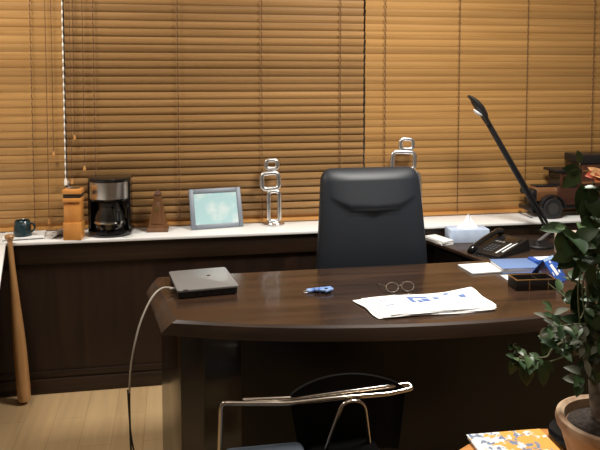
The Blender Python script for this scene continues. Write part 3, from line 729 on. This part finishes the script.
branches = [
    ((1.114, -1.95, .93), (1.014, -1.95, .892), (.983, -1.955, .866), (.924, -1.96, .876), (.880, -1.965, .908)),
    ((1.118, -1.95, .86), (1.068, -1.93, .854), (1.013, -1.92, .836), (.963, -1.915, .836), (.910, -1.91, .852)),
    ((1.105, -1.95, 1.10), (1.07, -1.97, 1.15), (1.035, -1.98, 1.19), (1.010, -1.985, 1.225)),
    ((1.112, -1.95, 1.25), (1.090, -1.94, 1.30), (1.078, -1.94, 1.35), (1.074, -1.945, 1.385)),
    ((1.105, -1.95, 1.05), (1.09, -1.93, 1.03), (1.085, -1.93, 1.01)),
    ((1.114, -1.95, .95), (1.07, -2.0, .965), (1.01, -2.02, .975), (.95, -2.02, .968)),
    ((1.114, -1.95, .90), (1.07, -1.99, .935), (1.03, -2.01, .925), (.985, -2.01, .91)),
    ((1.118, -1.95, .83), (1.08, -1.99, .845), (1.05, -2.01, .82)),
    ((1.12, -1.95, .80), (1.16, -2.03, .85), (1.19, -2.06, .82)),
    ((1.114, -1.95, .93), (1.13, -2.03, .95), (1.17, -2.07, .93)),
    ((1.114, -1.95, .88), (1.06, -1.90, .90), (1.03, -1.88, .88)),
    ((1.114, -1.95, .98), (1.09, -2.06, 1.00), (1.05, -2.10, .99)),
    ((1.11, -1.95, 1.00), (1.16, -1.90, 1.05), (1.22, -1.88, 1.12), (1.26, -1.88, 1.20)),
    ((1.114, -1.95, .92), (1.20, -1.97, .95), (1.30, -1.99, .97), (1.38, -2.00, .95)),
    ((1.112, -1.95, 1.18), (1.17, -2.0, 1.24), (1.22, -2.02, 1.32)),
    ((1.105, -1.95, 1.10), (1.18, -2.02, 1.10), (1.26, -2.07, 1.08)),
    ((1.118, -1.95, .85), (1.22, -1.90, .86), (1.32, -1.87, .84)),
    ((1.114, -1.95, .96), (1.08, -1.88, 1.0), (1.05, -1.84, 1.03)),
    ((1.108, -1.95, 1.02), (1.07, -1.99, 1.0), (1.04, -2.02, .99)),
]
fol = MB(); tw = MB(); pal = MB()
def leaf(mb, p, d, up, ln, wd, free=False):
    tip = p+O+d.normalized()*ln
    if not free and (((min(tip.x, (p+O).x) < 1.065) and .975 < max(tip.z, (p+O).z) and tip.z < 1.115) or tip.z > 1.33 or (tip.x < 1.09 and tip.z > 1.24)): return
    d = d.normalized(); sd = d.cross(up)
    if sd.length < 1e-3: sd = Vector((1, 0, 0))
    sd.normalize(); up = sd.cross(d); n = 7
    prof = [0, .62, .95, 1, .82, .48, 0]; b = bmesh.new(); rows = []
    droop = random.uniform(.1, .35)
    for i in range(n):
        t = i/(n-1); c = p + d*ln*t - up*(droop*ln*t*t); wv = wd*prof[i]*.5
        rows.append([b.verts.new(c - sd*wv + up*wv*.30), b.verts.new(c), b.verts.new(c + sd*wv + up*wv*.30)])
    for a, c in zip(rows, rows[1:]):
        for j in range(2): b.faces.new((a[j], a[j+1], c[j+1], c[j]))
    bmesh.ops.remove_doubles(b, verts=b.verts, dist=1e-5)
    mb._merge(b)
def rv(s=1): return Vector((random.uniform(-s, s), random.uniform(-s, s), random.uniform(-s, s)))
for bi, br in enumerate(branches):
    pts = smoothpath(br, 6); tw.tube([p-O for p in pts], [max(.0014, .0036-.0022*i/len(pts)) for i in range(len(pts))], 6)
    low = bi in (0, 1); m_ = len(pts)
    for i in range(3 if not low else 8, m_):
        t = i/(m_-1)
        if low and t < .55: continue
        for k in range(2 if not low else 2):
            if random.random() < (.12 if not low else .25): continue
            dr = (pts[min(i+1, m_-1)]-pts[i-1]).normalized()
            d = dr*.5 + rv(.9) + Vector((0, -.25, -.12 if not low else -.35))
            big = bi in (2, 3, 4, 12, 14) and random.random() < .55
            ln = random.uniform(.060, .088) if big else random.uniform(.030, .052)
            if low: ln = random.uniform(.026, .042)
            tgt = pal if (bi in (5, 6, 7, 9, 18) and random.random() < .5) else fol
            leaf(tgt, pts[i]-O, d, Vector((random.uniform(-.5, .5), -.75, .75)), ln, ln*random.uniform(.48, .62))
# leaves along the trunk
for i in range(22, len(trunk)):
    for k in range(2):
        if random.random() < .3: continue
        leaf(fol, trunk[i]-O, rv(1)+Vector((0, -.3, -.2)), Vector((random.uniform(-.4, .4), -.8, .6)), random.uniform(.05, .085), random.uniform(.026, .042))
# hand-placed: low hanging cluster and large single leaves that read in silhouette
for (x, y, z, dx, dz, ln) in ((.940, -1.915, .845, .1, -1, .075), (.985, -1.92, .838, .2, -1, .07), (.915, -1.91, .852, -.3, -1, .05), (.955, -1.92, .842, -.1, -1, .062), (.975, -1.92, .838, .35, -1, .058), (.935, -1.915, .845, -.8, -.6, .045), (.990, -1.92, .840, .8, -.6, .05),
                              (1.005, -1.985, 1.225, -.1, -1, .085), (1.01, -1.985, 1.22, .5, -.9, .085), (1.045, -1.98, 1.165, -.9, -.30, .08), (1.075, -1.98, 1.14, .25, -1, .08),
                              (1.075, -1.945, 1.37, -.75, -.6, .075), (1.075, -1.945, 1.37, -.95, .1, .055), (1.074, -1.945, 1.385, -.3, 1, .04), (1.085, -1.94, 1.33, -.1, -1, .08), (1.09, -1.94, 1.30, .1, -1, .085),
                              (1.09, -1.93, 1.06, -.2, -1, .085), (1.09, -1.94, 1.14, -.3, -1, .08), (1.10, -1.98, 1.00, -.2, -1, .07), (1.12, -1.98, 1.05, .4, -1, .08)):
    leaf(fol, Vector((x, y, z))-O, Vector((dx, -.25, dz)), Vector((random.uniform(-.3, .3), -1, .2)), ln, ln*.55, True)
for k in range(46):
    x = random.uniform(.955, 1.15); z = .935+.035*math.sin(x*40)+random.uniform(-.03, .035)
    leaf(pal if k % 3 else fol, Vector((x, -1.99+random.uniform(-.04, .04), z))-O, Vector((random.uniform(-1, .6), random.uniform(-.6, 0), random.uniform(-.5, .8))), Vector((random.uniform(-.4, .4), -.6, .9)), random.uniform(.034, .050), random.uniform(.016, .022), True)
for k in range(90):
    z = random.uniform(.86, 1.20); x = random.uniform(1.085, 1.22)
    leaf(fol, Vector((x, -1.97+random.uniform(-.06, .06), z))-O, rv(1)+Vector((.1, -.3, -.8)), Vector((random.uniform(-.4, .4), -.9, .4)), random.uniform(.045, .075), random.uniform(.020, .032))
for k in range(7):
    x = 1.065+.018*k; tw.tube([p-O for p in smoothpath([(1.12, -1.955, .80+.01*k), (x, -1.99, .93), (x-.012, -1.985+.008*k, 1.05), (x+.004, -1.98, 1.12+.012*k)], 6)], .0022, 6)
tw.build('branches', M_twig, pp)
def leafmat(name, c1, c2):
    m = mat(name, c1, .42, spec=.4); b = m.node_tree.nodes['Principled BSDF']; g = nd(m, 'ShaderNodeNewGeometry'); cr = nd(m, 'ShaderNodeValToRGB')
    cr.color_ramp.elements[0].color = (*c1, 1); cr.color_ramp.elements[1].color = (*c2, 1)
    link(m, g.outputs['Random Per Island'], cr.inputs['Fac']); link(m, cr.outputs['Color'], b.inputs['Base Color']); return m
fol.build('foliage', leafmat('dark_green_leaf', (.022, .055, .018), (.080, .135, .052)), pp)
plabel(pal.build('pale_foliage', leafmat('grey_green_leaf', (.12, .135, .09), (.26, .27, .21)), pp), 'pale grey-green leaves')
# bloom
fl = MB(); c0 = Vector((1.138, -1.955, 1.348))-O
for k in range(14):
    a = k*2.4; rr = .012+.018*(k/14)
    leaf(fl, c0 + Vector((rr*.3*math.cos(a), rr*.3*math.sin(a), .0)), Vector((math.cos(a), math.sin(a)*.8-.35, .75-.06*k)), Vector((-math.cos(a)*.4, -.5, .7)), .045, .036, True)
plabel(fl.build('bloom', leafmat('orange_petal', (.48, .07, .03), (.60, .33, .14)), pp), 'orange and tan bloom')
